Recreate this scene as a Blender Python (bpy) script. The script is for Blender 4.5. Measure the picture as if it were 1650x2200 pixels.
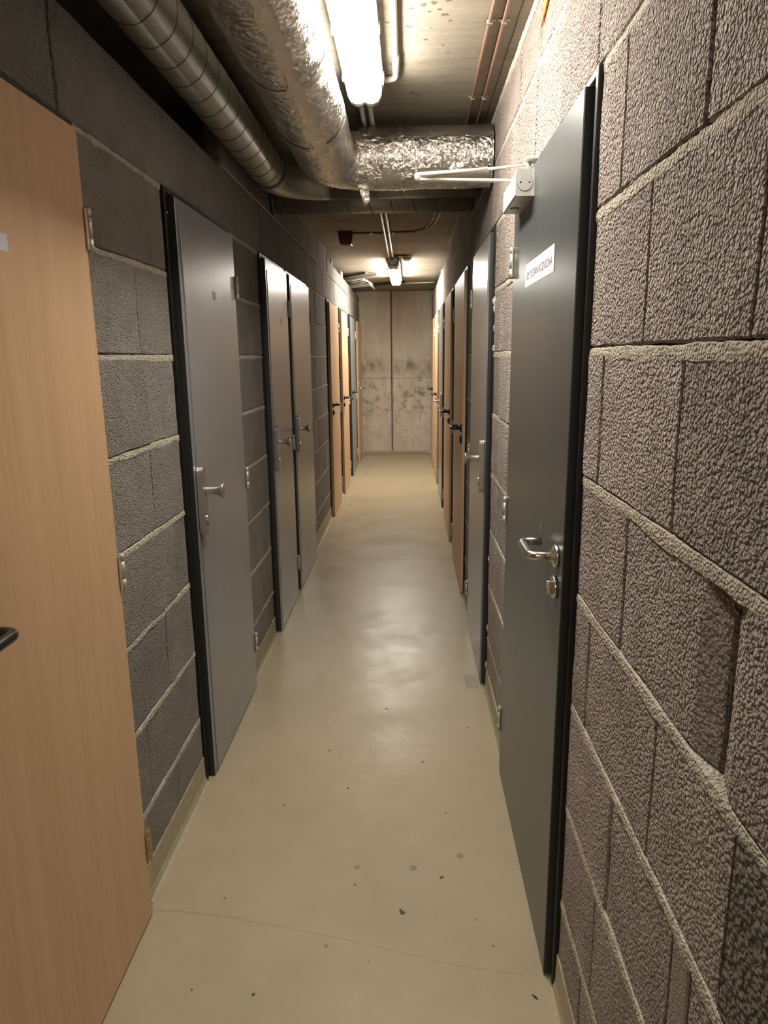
import bpy, math, random
from mathutils import Vector, Matrix, noise as mnoise

for o in list(bpy.data.objects):
    bpy.data.objects.remove(o)
SC = bpy.context.scene
COL = SC.collection
RND = random.Random(7)

# ------------------------------------------------------------------ camera
F_PX, PITCH, YAW, ROLL, EYE = 1490.0, 0.2208, 0.0368, 0.0112, 1.494
cy, sy, cp, sp = math.cos(YAW), math.sin(YAW), math.cos(PITCH), math.sin(PITCH)
r0 = Vector((cy, sy, 0)); fw = Vector((-sy * cp, cy * cp, -sp)); u0 = Vector((-sy * sp, cy * sp, cp))
cr, sr = math.cos(ROLL), math.sin(ROLL)
right = r0 * cr - u0 * sr
up = r0 * sr + u0 * cr
cam_data = bpy.data.cameras.new('camera')
cam = bpy.data.objects.new('camera', cam_data)
COL.objects.link(cam)
cam.matrix_world = Matrix(((right.x, up.x, -fw.x, 0.0), (right.y, up.y, -fw.y, 0.0),
                           (right.z, up.z, -fw.z, EYE), (0, 0, 0, 1)))
cam_data.sensor_fit = 'VERTICAL'
cam_data.sensor_height = 36.0
cam_data.lens = F_PX / 2200.0 * 36.0
cam_data.clip_start = 0.02
SC.camera = cam

# ------------------------------------------------------------------ world, exposure
world = bpy.data.worlds.new('world')
SC.world = world
world.use_nodes = True
world.node_tree.nodes['Background'].inputs[0].default_value = (0.0, 0.0, 0.0, 1)
world.node_tree.nodes['Background'].inputs[1].default_value = 0.0
SC.view_settings.view_transform = 'Standard'
SC.view_settings.look = 'None'
SC.view_settings.gamma = 1.0
SC.view_settings.use_curve_mapping = False
SC.view_settings.exposure = 0.30
LAMP_POWER = 60.0           # radiance of the tube diffusers
LAMP_COLOR = (1.0, 0.93, 0.81, 1)
SC.cycles.max_bounces = 5
SC.cycles.use_adaptive_sampling = True
SC.cycles.adaptive_threshold = 0.025
SC.cycles.diffuse_bounces = 3
SC.cycles.glossy_bounces = 4
SC.cycles.transmission_bounces = 2
SC.cycles.sample_clamp_indirect = 12.0
SC.cycles.caustics_reflective = False
SC.cycles.caustics_refractive = False

# ------------------------------------------------------------------ geometry constants
WL, WR = -0.740, 0.352      # corridor wall faces
CEIL = 2.45
YEND, YBACK = 10.83, -3.2
COURSE = 0.25


# ------------------------------------------------------------------ node helpers
def mat_new(name):
    m = bpy.data.materials.new(name)
    m.use_nodes = True
    nt = m.node_tree
    return m, nt, nt.nodes['Principled BSDF']


def nd(nt, typ, **kw):
    n = nt.nodes.new(typ)
    for k, v in kw.items():
        if k.startswith('in_'):
            key = k[3:]
            n.inputs[int(key) if key.isdigit() else key.replace('_', ' ')].default_value = v
        else:
            setattr(n, k, v)
    return n


def lk(nt, a, b):
    nt.links.new(a, b)


def coords(nt, scale=(1, 1, 1), obj_random=False):
    g = nd(nt, 'ShaderNodeNewGeometry')
    mp = nd(nt, 'ShaderNodeMapping')
    mp.inputs['Scale'].default_value = scale
    lk(nt, g.outputs['Position'], mp.inputs['Vector'])
    return mp.outputs['Vector']


def ramp(nt, src, stops):
    r = nd(nt, 'ShaderNodeValToRGB')
    els = r.color_ramp.elements
    while len(els) < len(stops):
        els.new(0.5)
    for e, (p, c) in zip(els, stops):
        e.position = p
        e.color = (c[0], c[1], c[2], 1) if len(c) == 3 else c
    lk(nt, src, r.inputs['Fac'])
    return r.outputs['Color']


def noise(nt, vec, scale, detail=4, rough=0.55, dist=0.0):
    n = nd(nt, 'ShaderNodeTexNoise')
    n.inputs['Scale'].default_value = scale
    n.inputs['Detail'].default_value = detail
    n.inputs['Roughness'].default_value = rough
    n.inputs['Distortion'].default_value = dist
    lk(nt, vec, n.inputs['Vector'])
    return n.outputs['Fac']


def voro(nt, vec, scale, feature='F1', rnd=1.0, smooth=None):
    n = nd(nt, 'ShaderNodeTexVoronoi', feature=feature)
    n.inputs['Scale'].default_value = scale
    n.inputs['Randomness'].default_value = rnd
    if smooth is not None:
        n.inputs['Smoothness'].default_value = smooth
    lk(nt, vec, n.inputs['Vector'])
    return n


def math_n(nt, op, a, b=None, clamp=False):
    n = nd(nt, 'ShaderNodeMath', operation=op, use_clamp=clamp)
    for i, v in enumerate((a, b)):
        if v is None:
            continue
        if isinstance(v, (int, float)):
            n.inputs[i].default_value = v
        else:
            lk(nt, v, n.inputs[i])
    return n.outputs[0]


def mix_rgb(nt, fac, a, b, blend='MIX'):
    n = nd(nt, 'ShaderNodeMix', data_type='RGBA', blend_type=blend)
    for i, v in ((0, fac), (6, a), (7, b)):
        if isinstance(v, (int, float)):
            n.inputs[i].default_value = v
        elif isinstance(v, tuple):
            n.inputs[i].default_value = (v[0], v[1], v[2], 1)
        else:
            lk(nt, v, n.inputs[i])
    return n.outputs[2]


def bump(nt, height, strength=0.5, dist=0.01, prev=None):
    b = nd(nt, 'ShaderNodeBump')
    b.inputs['Strength'].default_value = strength
    b.inputs['Distance'].default_value = dist
    lk(nt, height, b.inputs['Height'])
    if prev is not None:
        lk(nt, prev, b.inputs['Normal'])
    return b.outputs['Normal']


def obj_rand(nt):
    return nd(nt, 'ShaderNodeObjectInfo').outputs['Random']


def simple(name, col, rough=0.5, metal=0.0, spec=0.5, coat=0.0, var=0.0, vscale=20, bmp=0.0, bscale=200, bdist=0.001):
    m, nt, b = mat_new(name)
    b.inputs['Base Color'].default_value = (*col, 1)
    b.inputs['Roughness'].default_value = rough
    b.inputs['Metallic'].default_value = metal
    b.inputs['Specular IOR Level'].default_value = spec
    b.inputs['Coat Weight'].default_value = coat
    if var or bmp:
        v = coords(nt)
        if var:
            n = noise(nt, v, vscale, 5)
            lo = tuple(c * (1 - var) for c in col)
            hi = tuple(min(1, c * (1 + var)) for c in col)
            lk(nt, ramp(nt, n, [(0.3, lo), (0.7, hi)]), b.inputs['Base Color'])
        if bmp:
            n2 = noise(nt, v, bscale, 4)
            lk(nt, bump(nt, n2, bmp, bdist), b.inputs['Normal'])
    return m


# ------------------------------------------------------------------ materials
def block_material(name, dark, light, grain, depth, pore=0.0, strength=1.0):
    """lightweight aggregate block: rounded granules packed together, pits between them"""
    m, nt, b = mat_new(name)
    v = coords(nt)
    wob = nd(nt, 'ShaderNodeTexNoise')
    wob.inputs['Scale'].default_value = grain * 0.6
    wob.inputs['Detail'].default_value = 1
    lk(nt, v, wob.inputs['Vector'])
    vm = nd(nt, 'ShaderNodeVectorMath', operation='MULTIPLY_ADD')
    lk(nt, wob.outputs['Color'], vm.inputs[0])
    vm.inputs[1].default_value = (1.0 / grain,) * 3
    lk(nt, v, vm.inputs[2])
    vo = voro(nt, vm.outputs[0], grain, 'F1', 1.0)
    d2 = math_n(nt, 'MULTIPLY', vo.outputs['Distance'], vo.outputs['Distance'])
    dome = math_n(nt, 'SUBTRACT', 1.0, math_n(nt, 'MULTIPLY', d2, 1.5))
    pits = noise(nt, v, grain * 0.62, 1, 0.6)
    pit = math_n(nt, 'MULTIPLY', math_n(nt, 'SUBTRACT', 0.47, pits, True), 6.0)
    h = math_n(nt, 'SUBTRACT', dome, pit)
    lk(nt, bump(nt, h, strength, depth), b.inputs['Normal'])
    tone = noise(nt, v, 9.0, 3, 0.6)
    t = math_n(nt, 'ADD', math_n(nt, 'MULTIPLY', tone, 0.65), math_n(nt, 'MULTIPLY', wob.outputs['Fac'], 0.35))
    c = ramp(nt, t, [(0.30, dark), (0.70, light)])
    rv = math_n(nt, 'ADD', math_n(nt, 'MULTIPLY', obj_rand(nt), 0.22), 0.89)
    cc = nd(nt, 'ShaderNodeHueSaturation')
    lk(nt, rv, cc.inputs['Value'])
    lk(nt, c, cc.inputs['Color'])
    col = cc.outputs['Color']
    if pore:
        pv = voro(nt, v, grain * 1.1, 'F1')
        spots = math_n(nt, 'LESS_THAN', pv.outputs['Distance'], pore)
        col = mix_rgb(nt, spots, col, (0.05, 0.045, 0.04))
    lk(nt, col, b.inputs['Base Color'])
    b.inputs['Roughness'].default_value = 0.93
    b.inputs['Specular IOR Level'].default_value = 0.2
    return m


M = {}
M['block_coarse_lit'] = block_material('coarse aggregate block in lit tone', (0.41, 0.345, 0.308), (0.655, 0.555, 0.502), 175, 0.0095)  # coarser grain; base colour lifted to carry the stronger lamplight on the right wall
M['block_fine'] = block_material('fine grey aggregate block', (0.255, 0.236, 0.215), (0.36, 0.335, 0.305), 250, 0.0030, 0.19, 1.0)
M['block_open'] = block_material('broken open pored block', (0.17, 0.145, 0.12), (0.34, 0.30, 0.25), 115, 0.009)
M['block_smooth'] = block_material('smooth block end face', (0.28, 0.245, 0.21), (0.42, 0.37, 0.32), 260, 0.0012)


def mortar_material():
    m, nt, b = mat_new('pale mortar')
    v = coords(nt)
    t = noise(nt, v, 35, 5, 0.6)
    lk(nt, ramp(nt, t, [(0.3, (0.46, 0.41, 0.335)), (0.7, (0.66, 0.60, 0.50))]), b.inputs['Base Color'])
    b.inputs['Roughness'].default_value = 0.95
    b.inputs['Specular IOR Level'].default_value = 0.15
    n = noise(nt, v, 120, 2, 0.65)
    g = voro(nt, v, 210, 'F1').outputs['Distance']
    lk(nt, bump(nt, math_n(nt, 'SUBTRACT', n, math_n(nt, 'MULTIPLY', g, 0.7)), 1.0, 0.006), b.inputs['Normal'])
    return m


M['mortar'] = mortar_material()
M['core'] = simple('wall core', (0.10, 0.092, 0.085), 0.95, spec=0.1, var=0.2)


def floor_material():
    m, nt, b = mat_new('beige floor paint')
    v = coords(nt)
    big = noise(nt, v, 1.6, 5, 0.6)
    mid = noise(nt, v, 9, 5, 0.6)
    t = math_n(nt, 'ADD', math_n(nt, 'MULTIPLY', big, 0.6), math_n(nt, 'MULTIPLY', mid, 0.4))
    c = ramp(nt, t, [(0.32, (0.385, 0.322, 0.215)), (0.68, (0.46, 0.39, 0.27))])
    specks = voro(nt, v, 26, 'F1')
    sp_ = math_n(nt, 'LESS_THAN', specks.outputs['Distance'], 0.045)
    msk = math_n(nt, 'GREATER_THAN', noise(nt, v, 5.0, 2), 0.55)
    c = mix_rgb(nt, math_n(nt, 'MULTIPLY', math_n(nt, 'MULTIPLY', sp_, msk), 0.55), c, (0.22, 0.19, 0.14))
    # faint wheel scratches across the corridor
    v2 = coords(nt, (1.2, 60, 1))
    sc = noise(nt, v2, 3.0, 3, 0.5, 0.4)
    scm = math_n(nt, 'GREATER_THAN', sc, 0.735)
    c = mix_rgb(nt, math_n(nt, 'MULTIPLY', scm, 0.12), c, (0.55, 0.49, 0.36))
    lk(nt, c, b.inputs['Base Color'])
    rr = ramp(nt, noise(nt, v, 3.5, 5, 0.65), [(0.3, (0.28,) * 3), (0.7, (0.44,) * 3)])
    lk(nt, rr, b.inputs['Roughness'])
    b.inputs['Specular IOR Level'].default_value = 0.5
    h = math_n(nt, 'ADD', math_n(nt, 'MULTIPLY', noise(nt, v, 14, 3), 1.0),
               math_n(nt, 'MULTIPLY', noise(nt, v, 330, 3), 0.12))
    lk(nt, bump(nt, h, 0.35, 0.004), b.inputs['Normal'])
    return m


M['floor'] = floor_material()
M['skirt'] = simple('painted skirting on blocks', (0.47, 0.415, 0.285), 0.6, spec=0.4, var=0.10, vscale=60, bmp=0.8, bscale=230, bdist=0.004)


def concrete(name, lo, hi, streak_scale, pits=0.05, stain=None):
    m, nt, b = mat_new(name)
    v = coords(nt)
    vs = coords(nt, streak_scale)
    st = noise(nt, vs, 1.0, 6, 0.65, 0.6)
    cl = noise(nt, v, 2.2, 6, 0.6, 0.3)
    fn = noise(nt, v, 55, 4, 0.6)
    t = math_n(nt, 'ADD', math_n(nt, 'MULTIPLY', st, 0.45), math_n(nt, 'ADD', math_n(nt, 'MULTIPLY', cl, 0.4), math_n(nt, 'MULTIPLY', fn, 0.15)))
    c = ramp(nt, t, [(0.34, lo), (0.64, hi)])
    pv = voro(nt, v, 21, 'F1')
    pm = math_n(nt, 'LESS_THAN', math_n(nt, 'ADD', pv.outputs['Distance'], math_n(nt, 'MULTIPLY', fn, 0.12)), pits + 0.08)
    pk = math_n(nt, 'GREATER_THAN', noise(nt, v, 3.1, 3), 0.50)
    pm = math_n(nt, 'MULTIPLY', pm, pk)
    c = mix_rgb(nt, math_n(nt, 'MULTIPLY', pm, 0.6), c, tuple(x * 0.42 for x in lo))
    if stain:
        c = stain(nt, v, c)
    lk(nt, c, b.inputs['Base Color'])
    b.inputs['Roughness'].default_value = 0.82
    b.inputs['Specular IOR Level'].default_value = 0.3
    h = math_n(nt, 'SUBTRACT', math_n(nt, 'ADD', st, math_n(nt, 'MULTIPLY', fn, 0.3)), math_n(nt, 'MULTIPLY', pm, 1.5))
    lk(nt, bump(nt, h, 0.5, 0.006), b.inputs['Normal'])
    return m


def end_stain(nt, v, c):
    # rust-brown water marks running down from about 1.4 m, rubbed patches below
    sep = nd(nt, 'ShaderNodeSeparateXYZ')
    lk(nt, v, sep.inputs[0])
    z = sep.outputs['Z']
    vs = coords(nt, (9, 1, 3.2))
    run = noise(nt, vs, 1.0, 5, 0.7, 0.5)
    wav = noise(nt, coords(nt, (2.2, 1, 0.2)), 1.0, 2)
    edge = math_n(nt, 'ADD', 1.17, math_n(nt, 'MULTIPLY', wav, 0.38))
    d = math_n(nt, 'SUBTRACT', edge, z)                      # >0 below the tide line
    near = math_n(nt, 'MULTIPLY', math_n(nt, 'SUBTRACT', 1.0, math_n(nt, 'MULTIPLY', math_n(nt, 'ABSOLUTE', math_n(nt, 'SUBTRACT', d, 0.04)), 6.5), True), 1.0)
    f = math_n(nt, 'MULTIPLY', near, math_n(nt, 'MULTIPLY', math_n(nt, 'SUBTRACT', run, 0.40, True), 4.5), True)
    c = mix_rgb(nt, math_n(nt, 'MULTIPLY', f, 0.75), c, (0.15, 0.115, 0.065))
    rub = noise(nt, v, 7.5, 7, 0.75, 0.6)
    rm = math_n(nt, 'MULTIPLY', math_n(nt, 'SUBTRACT', rub, 0.50, True), 8.0, True)
    band = math_n(nt, 'SUBTRACT', 1.0, math_n(nt, 'MULTIPLY', math_n(nt, 'ABSOLUTE', math_n(nt, 'SUBTRACT', z, 0.85)), 1.35), True)
    c = mix_rgb(nt, math_n(nt, 'MULTIPLY', math_n(nt, 'MULTIPLY', rm, band), 0.85), c, (0.17, 0.135, 0.085))
    # grout leak beside the vertical shutter joint
    jx = math_n(nt, 'ABSOLUTE', math_n(nt, 'SUBTRACT', math_n(nt, 'ADD', sep.outputs['X'], 0.256), math_n(nt, 'MULTIPLY', math_n(nt, 'SUBTRACT', run, 0.5), 0.03)))
    jm = math_n(nt, 'SUBTRACT', 1.0, math_n(nt, 'MULTIPLY', jx, 32.0), True)
    return mix_rgb(nt, math_n(nt, 'MULTIPLY', jm, 0.65), c, (0.20, 0.165, 0.115))


M['ceiling'] = concrete('board marked concrete ceiling', (0.22, 0.190, 0.150), (0.40, 0.355, 0.285), (1.1, 13, 1), 0.06)
M['endwall'] = concrete('poured concrete end wall', (0.50, 0.46, 0.385), (0.76, 0.715, 0.62), (7, 1, 1.2), 0.04, end_stain)


def wood_material():
    m, nt, b = mat_new('beech laminate')
    v = coords(nt, (1, 1, 0.055))
    g1 = noise(nt, v, 26, 5, 0.6, 0.7)
    v2 = coords(nt, (1, 1, 0.02))
    g2 = noise(nt, v2, 170, 3, 0.6)
    t = math_n(nt, 'ADD', math_n(nt, 'MULTIPLY', g1, 0.75), math_n(nt, 'MULTIPLY', g2, 0.25))
    c = ramp(nt, t, [(0.25, (0.57, 0.365, 0.20)), (0.5, (0.66, 0.435, 0.255)), (0.76, (0.73, 0.495, 0.30))])
    lk(nt, c, b.inputs['Base Color'])
    b.inputs['Roughness'].default_value = 0.42
    b.inputs['Specular IOR Level'].default_value = 0.4
    lk(nt, bump(nt, g2, 0.08, 0.001), b.inputs['Normal'])
    return m


M['wood'] = wood_material()
M['wood_edge'] = simple('beech edge band', (0.60, 0.42, 0.27), 0.5, var=0.08, vscale=40)


def steel_door(name, col, rough, metal):
    m, nt, b = mat_new(name)
    v = coords(nt)
    n = noise(nt, coords(nt, (1, 1, 0.35)), 6, 4, 0.6)
    lk(nt, ramp(nt, n, [(0.3, tuple(c * 0.93 for c in col)), (0.7, tuple(c * 1.06 for c in col))]), b.inputs['Base Color'])
    b.inputs['Metallic'].default_value = metal
    b.inputs['Roughness'].default_value = rough
    b.inputs['Anisotropic'].default_value = 0.0
    h = noise(nt, coords(nt, (1, 1, 0.5)), 7, 2)
    lk(nt, bump(nt, h, 0.10, 0.006), b.inputs['Normal'])
    return m


M['steel'] = steel_door('grey painted steel', (0.33, 0.34, 0.36), 0.29, 0.38)
M['steel_dark'] = steel_door('anthracite painted steel', (0.125, 0.135, 0.138), 0.33, 0.55)
M['steel_teal'] = steel_door('blue grey painted steel', (0.33, 0.37, 0.37), 0.34, 0.45)
M['frame'] = simple('black steel frame', (0.012, 0.0115, 0.012), 0.42, spec=0.4)
M['frame_dark'] = simple('charcoal leaf edge', (0.035, 0.034, 0.034), 0.45, spec=0.5)
M['gasket'] = simple('rubber gasket', (0.008, 0.008, 0.008), 0.7)
M['black_plastic'] = simple('black plastic handle', (0.012, 0.011, 0.011), 0.28, spec=0.5)
M['brushed'] = simple('brushed stainless steel', (0.62, 0.60, 0.56), 0.27, 1.0, bmp=0.05, bscale=300)
M['nickel'] = simple('satin nickel', (0.60, 0.58, 0.55), 0.32, 0.92)
M['chrome'] = simple('polished lock cylinder', (0.82, 0.80, 0.76), 0.12, 1.0)
M['hinge'] = simple('zinc hinge', (0.60, 0.56, 0.47), 0.4, 0.5)
M['hinge_brass'] = simple('brass coloured hinge', (0.50, 0.43, 0.23), 0.35, 0.8)
M['closer'] = simple('silver closer housing', (0.62, 0.615, 0.60), 0.38, 0.25)
M['closer_arm'] = simple('white enamel arm', (0.74, 0.71, 0.65), 0.35)
M['dark_hole'] = simple('dark opening', (0.006, 0.006, 0.006), 0.6)
M['paper'] = simple('lilac white paper', (0.76, 0.70, 0.80), 0.6)
M['ink'] = simple('dark ink', (0.035, 0.025, 0.045), 0.6)
M['label_grey'] = simple('grey label', (0.42, 0.40, 0.39), 0.5)
M['screw'] = simple('screw head', (0.75, 0.73, 0.70), 0.25, 1.0)
M['pvc'] = simple('white pvc conduit', (0.66, 0.63, 0.56), 0.4)
M['copper'] = simple('red brown fire cable', (0.235, 0.130, 0.095), 0.40)
M['clip'] = simple('zinc cable clip', (0.72, 0.68, 0.60), 0.3, 0.9)
M['siren'] = simple('dark red siren housing', (0.10, 0.018, 0.012), 0.4)
M['white_plastic'] = simple('white plastic', (0.62, 0.60, 0.55), 0.4)
M['grey_plastic'] = simple('grey plastic housing', (0.30, 0.285, 0.29), 0.45)
M['dark_plastic'] = simple('dark plastic', (0.045, 0.036, 0.036), 0.5)
M['trunk_dark'] = simple('brown black trunking', (0.035, 0.026, 0.018), 0.5)
M['trunk_grey'] = simple('grey trunking', (0.36, 0.33, 0.28), 0.5)
M['cable_white'] = simple('pale cable', (0.68, 0.64, 0.56), 0.45)
M['orange'] = simple('orange marking paint', (0.85, 0.20, 0.045), 0.7, var=0.3, vscale=60)
M['speck'] = simple('dark dirt', (0.09, 0.075, 0.05), 0.8, var=0.3, vscale=200)
M['speck_soft'] = simple('worn stain', (0.27, 0.235, 0.165), 0.6, var=0.25, vscale=150)
M['pocket'] = simple('rough concrete pocket', (0.13, 0.11, 0.085), 0.95, var=0.4, vscale=180)
M['crack'] = simple('floor paint ridge', (0.36, 0.305, 0.20), 0.5, var=0.15, vscale=40)
M['tape_floor'] = simple('matt grey tape', (0.32, 0.285, 0.20), 0.45, var=0.06)


def zinc_material():
    m, nt, b = mat_new('galvanised duct sheet')
    v = coords(nt)
    vo = voro(nt, v, 55, 'F1')
    n = noise(nt, v, 5, 4, 0.6)
    t = math_n(nt, 'ADD', math_n(nt, 'MULTIPLY', vo.outputs['Color'], 0.18), math_n(nt, 'MULTIPLY', n, 0.8))
    lk(nt, ramp(nt, t, [(0.25, (0.34, 0.33, 0.28)), (0.8, (0.56, 0.545, 0.47))]), b.inputs['Base Color'])
    b.inputs['Metallic'].default_value = 0.6
    b.inputs['Roughness'].default_value = 0.42
    lk(nt, bump(nt, noise(nt, v, 9, 3), 0.12, 0.006), b.inputs['Normal'])
    return m


M['zinc'] = zinc_material()
M['seam'] = simple('duct seam', (0.20, 0.19, 0.16), 0.5, 0.7)


def foil_material(name, rough, crump, dull):
    m, nt, b = mat_new(name)
    v = coords(nt)
    wn = nd(nt, 'ShaderNodeTexNoise')
    wn.inputs['Scale'].default_value = 9
    wn.inputs['Detail'].default_value = 3
    lk(nt, v, wn.inputs['Vector'])
    vm = nd(nt, 'ShaderNodeVectorMath', operation='MULTIPLY_ADD')
    lk(nt, wn.outputs['Color'], vm.inputs[0])
    vm.inputs[1].default_value = (0.16,) * 3
    lk(nt, v, vm.inputs[2])
    e1 = voro(nt, vm.outputs[0], 26, 'DISTANCE_TO_EDGE').outputs['Distance']
    e2 = voro(nt, vm.outputs[0], 46, 'F1').outputs['Distance']
    patch = ramp(nt, noise(nt, v, 4.2, 3), [(0.38, (0, 0, 0)), (0.62, (1, 1, 1))])
    rid = noise(nt, vm.outputs[0], 38, 4, 0.65, 1.6)
    h = math_n(nt, 'ADD', math_n(nt, 'MULTIPLY', e1, 1.2), math_n(nt, 'MULTIPLY', math_n(nt, 'MULTIPLY', e2, patch), 0.7))
    h = math_n(nt, 'ADD', h, math_n(nt, 'MULTIPLY', rid, 0.9))
    lk(nt, bump(nt, h, crump, 0.009), b.inputs['Normal'])
    b.inputs['Base Color'].default_value = (*dull, 1)
    b.inputs['Metallic'].default_value = 0.95
    lk(nt, ramp(nt, noise(nt, v, 6, 4), [(0.3, (rough * 0.75,) * 3), (0.7, (rough * 1.35,) * 3)]), b.inputs['Roughness'])
    return m


M['foil'] = foil_material('crumpled aluminium foil', 0.19, 0.75, (0.70, 0.665, 0.62))
M['foil_tape'] = foil_material('flat aluminium tape', 0.32, 0.38, (0.70, 0.655, 0.59))


def lamp_material(name='lit tube diffuser', k=1.0):
    m, nt, b = mat_new(name)
    nt.nodes.remove(b)
    e = nd(nt, 'ShaderNodeEmission')
    e.inputs['Color'].default_value = LAMP_COLOR
    e.inputs['Strength'].default_value = LAMP_POWER * k
    lk(nt, e.outputs[0], nt.nodes['Material Output'].inputs['Surface'])
    return m


M['lamp'] = lamp_material()
M['lamp_back_fill'] = lamp_material('lit tube diffuser of the added fill light behind the viewpoint', 0.6)
M['lamp_far'] = lamp_material('lit tube diffuser of the far light', 1.35)
m_, nt_, b_ = mat_new('frosted end of diffuser')
b_.inputs['Base Color'].default_value = (0.85, 0.83, 0.78, 1)
b_.inputs['Roughness'].default_value = 0.3
b_.inputs['Subsurface Weight'].default_value = 0.0
b_.inputs['Transmission Weight'].default_value = 0.55
lk(nt_, bump(nt_, noise(nt_, coords(nt_, (1, 0.1, 1)), 260, 2), 0.4, 0.002), b_.inputs['Normal'])
M['frosted'] = m_


# ------------------------------------------------------------------ mesh builder
class MB:
    def __init__(self):
        self.v, self.f, self.s = [], [], []

    def add(self, verts, faces, smooth=False):
        o = len(self.v)
        self.v += [Vector(p) for p in verts]
        self.f += [tuple(i + o for i in f) for f in faces]
        self.s += [smooth] * len(faces)
        return self

    def box(self, x0, x1, y0, y1, z0, z1, bev=0.0):
        if x0 > x1: x0, x1 = x1, x0
        if y0 > y1: y0, y1 = y1, y0
        if z0 > z1: z0, z1 = z1, z0
        if bev <= 0:
            vs = [(x, y, z) for z in (z0, z1) for y in (y0, y1) for x in (x0, x1)]
            fs = [(0, 2, 3, 1), (4, 5, 7, 6), (0, 1, 5, 4), (2, 6, 7, 3), (0, 4, 6, 2), (1, 3, 7, 5)]
            return self.add(vs, fs)
        b = min(bev, (x1 - x0) * .45, (y1 - y0) * .45, (z1 - z0) * .45)
        lo, hi = (x0, y0, z0), (x1, y1, z1)
        idx, vs = {}, []
        for sx in (0, 1):
            for sy_ in (0, 1):
                for sz in (0, 1):
                    s = (sx, sy_, sz)
                    for ax in range(3):
                        p = []
                        for a in range(3):
                            e = (lo, hi)[s[a]][a]
                            p.append(e if a == ax else e + (b if s[a] == 0 else -b))
                        idx[(s, ax)] = len(vs)
                        vs.append(tuple(p))
        fs = []
        for ax in range(3):
            a1, a2 = (ax + 1) % 3, (ax + 2) % 3
            for sd in (0, 1):
                q = []
                for (i, j) in ((0, 0), (1, 0), (1, 1), (0, 1)):
                    s = [0, 0, 0]; s[ax] = sd; s[a1] = i; s[a2] = j
                    q.append(idx[(tuple(s), ax)])
                fs.append(tuple(q if sd else reversed(q)))
        for ax in range(3):
            a1, a2 = (ax + 1) % 3, (ax + 2) % 3
            for i in (0, 1):
                for j in (0, 1):
                    s0 = [0, 0, 0]; s1 = [0, 0, 0]
                    s0[ax], s1[ax] = 0, 1
                    s0[a1] = s1[a1] = i; s0[a2] = s1[a2] = j
                    s0, s1 = tuple(s0), tuple(s1)
                    q = [idx[(s0, a1)], idx[(s1, a1)], idx[(s1, a2)], idx[(s0, a2)]]
                    fs.append(tuple(q if (i == j) else reversed(q)))
        for s in {k[0] for k in idx}:
            q = [idx[(s, 0)], idx[(s, 1)], idx[(s, 2)]]
            par = (s[0] + s[1] + s[2]) % 2
            fs.append(tuple(q if par else reversed(q)))
        return self.add(vs, fs)

    def tube(self, pts, r, seg=12, caps=True, smooth=True):
        pts = [Vector(p) for p in pts]
        n = len(pts)
        rs = r if isinstance(r, (list, tuple)) else [r] * n
        tang = []
        for i in range(n):
            a = pts[max(i - 1, 0)]; b = pts[min(i + 1, n - 1)]
            tang.append((b - a).normalized())
        ref = Vector((0, 0, 1)) if abs(tang[0].z) < 0.9 else Vector((1, 0, 0))
        nrm = (ref - tang[0] * ref.dot(tang[0])).normalized()
        vs, fs = [], []
        for i in range(n):
            nrm = (nrm - tang[i] * nrm.dot(tang[i])).normalized()
            bi = tang[i].cross(nrm)
            for k in range(seg):
                a = 2 * math.pi * k / seg
                vs.append(pts[i] + (nrm * math.cos(a) + bi * math.sin(a)) * rs[i])
        for i in range(n - 1):
            for k in range(seg):
                k2 = (k + 1) % seg
                fs.append((i * seg + k, i * seg + k2, (i + 1) * seg + k2, (i + 1) * seg + k))
        self.add(vs, fs, smooth)
        if caps:
            o = len(self.v) - len(vs)
            self.f += [tuple(o + k for k in reversed(range(seg))), tuple(o + (n - 1) * seg + k for k in range(seg))]
            self.s += [False, False]
        return self

    def lathe(self, origin, axis, prof, seg=24, ref=None, squash=1.0, smooth=True):
        """prof: list of (distance along axis, radius)"""
        o = Vector(origin); ax = Vector(axis).normalized()
        ref = Vector(ref) if ref else (Vector((0, 0, 1)) if abs(ax.z) < 0.9 else Vector((1, 0, 0)))
        n = (ref - ax * ref.dot(ax)).normalized()
        b = ax.cross(n)
        vs, fs = [], []
        for (d, r) in prof:
            for k in range(seg):
                a = 2 * math.pi * k / seg
                vs.append(o + ax * d + n * (math.cos(a) * r) + b * (math.sin(a) * r * squash))
        for i in range(len(prof) - 1):
            for k in range(seg):
                k2 = (k + 1) % seg
                fs.append((i * seg + k, i * seg + k2, (i + 1) * seg + k2, (i + 1) * seg + k))
        fs.append(tuple(reversed(range(seg))))
        fs.append(tuple((len(prof) - 1) * seg + k for k in range(seg)))
        self.add(vs, fs, smooth)
        self.s[-1] = self.s[-2] = False
        return self

    def extrude_poly(self, pts, vec, smooth=False):
        """closed polygon extruded by vec"""
        n = len(pts); vec = Vector(vec)
        vs = [Vector(p) for p in pts] + [Vector(p) + vec for p in pts]
        fs = [tuple(reversed(range(n))), tuple(range(n, 2 * n))]
        fs += [(i, (i + 1) % n, n + (i + 1) % n, n + i) for i in range(n)]
        return self.add(vs, fs, smooth)


def obj(name, mb, mat, parent=None, label=None, fix=True):
    """one mesh object; coordinates of mb are world coordinates"""
    base = parent_world(parent)
    me = bpy.data.meshes.new(name)
    me.from_pydata([p - base for p in mb.v], [], mb.f)
    me.polygons.foreach_set('use_smooth', mb.s)
    me.validate()
    if fix:
        import bmesh
        bm = bmesh.new(); bm.from_mesh(me)
        bmesh.ops.recalc_face_normals(bm, faces=bm.faces)
        bm.to_mesh(me); bm.free()
    me.materials.append(M[mat] if isinstance(mat, str) else mat)
    o = bpy.data.objects.new(name, me)
    COL.objects.link(o)
    o.parent = parent
    if label:
        o['label'] = label
    return o


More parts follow.
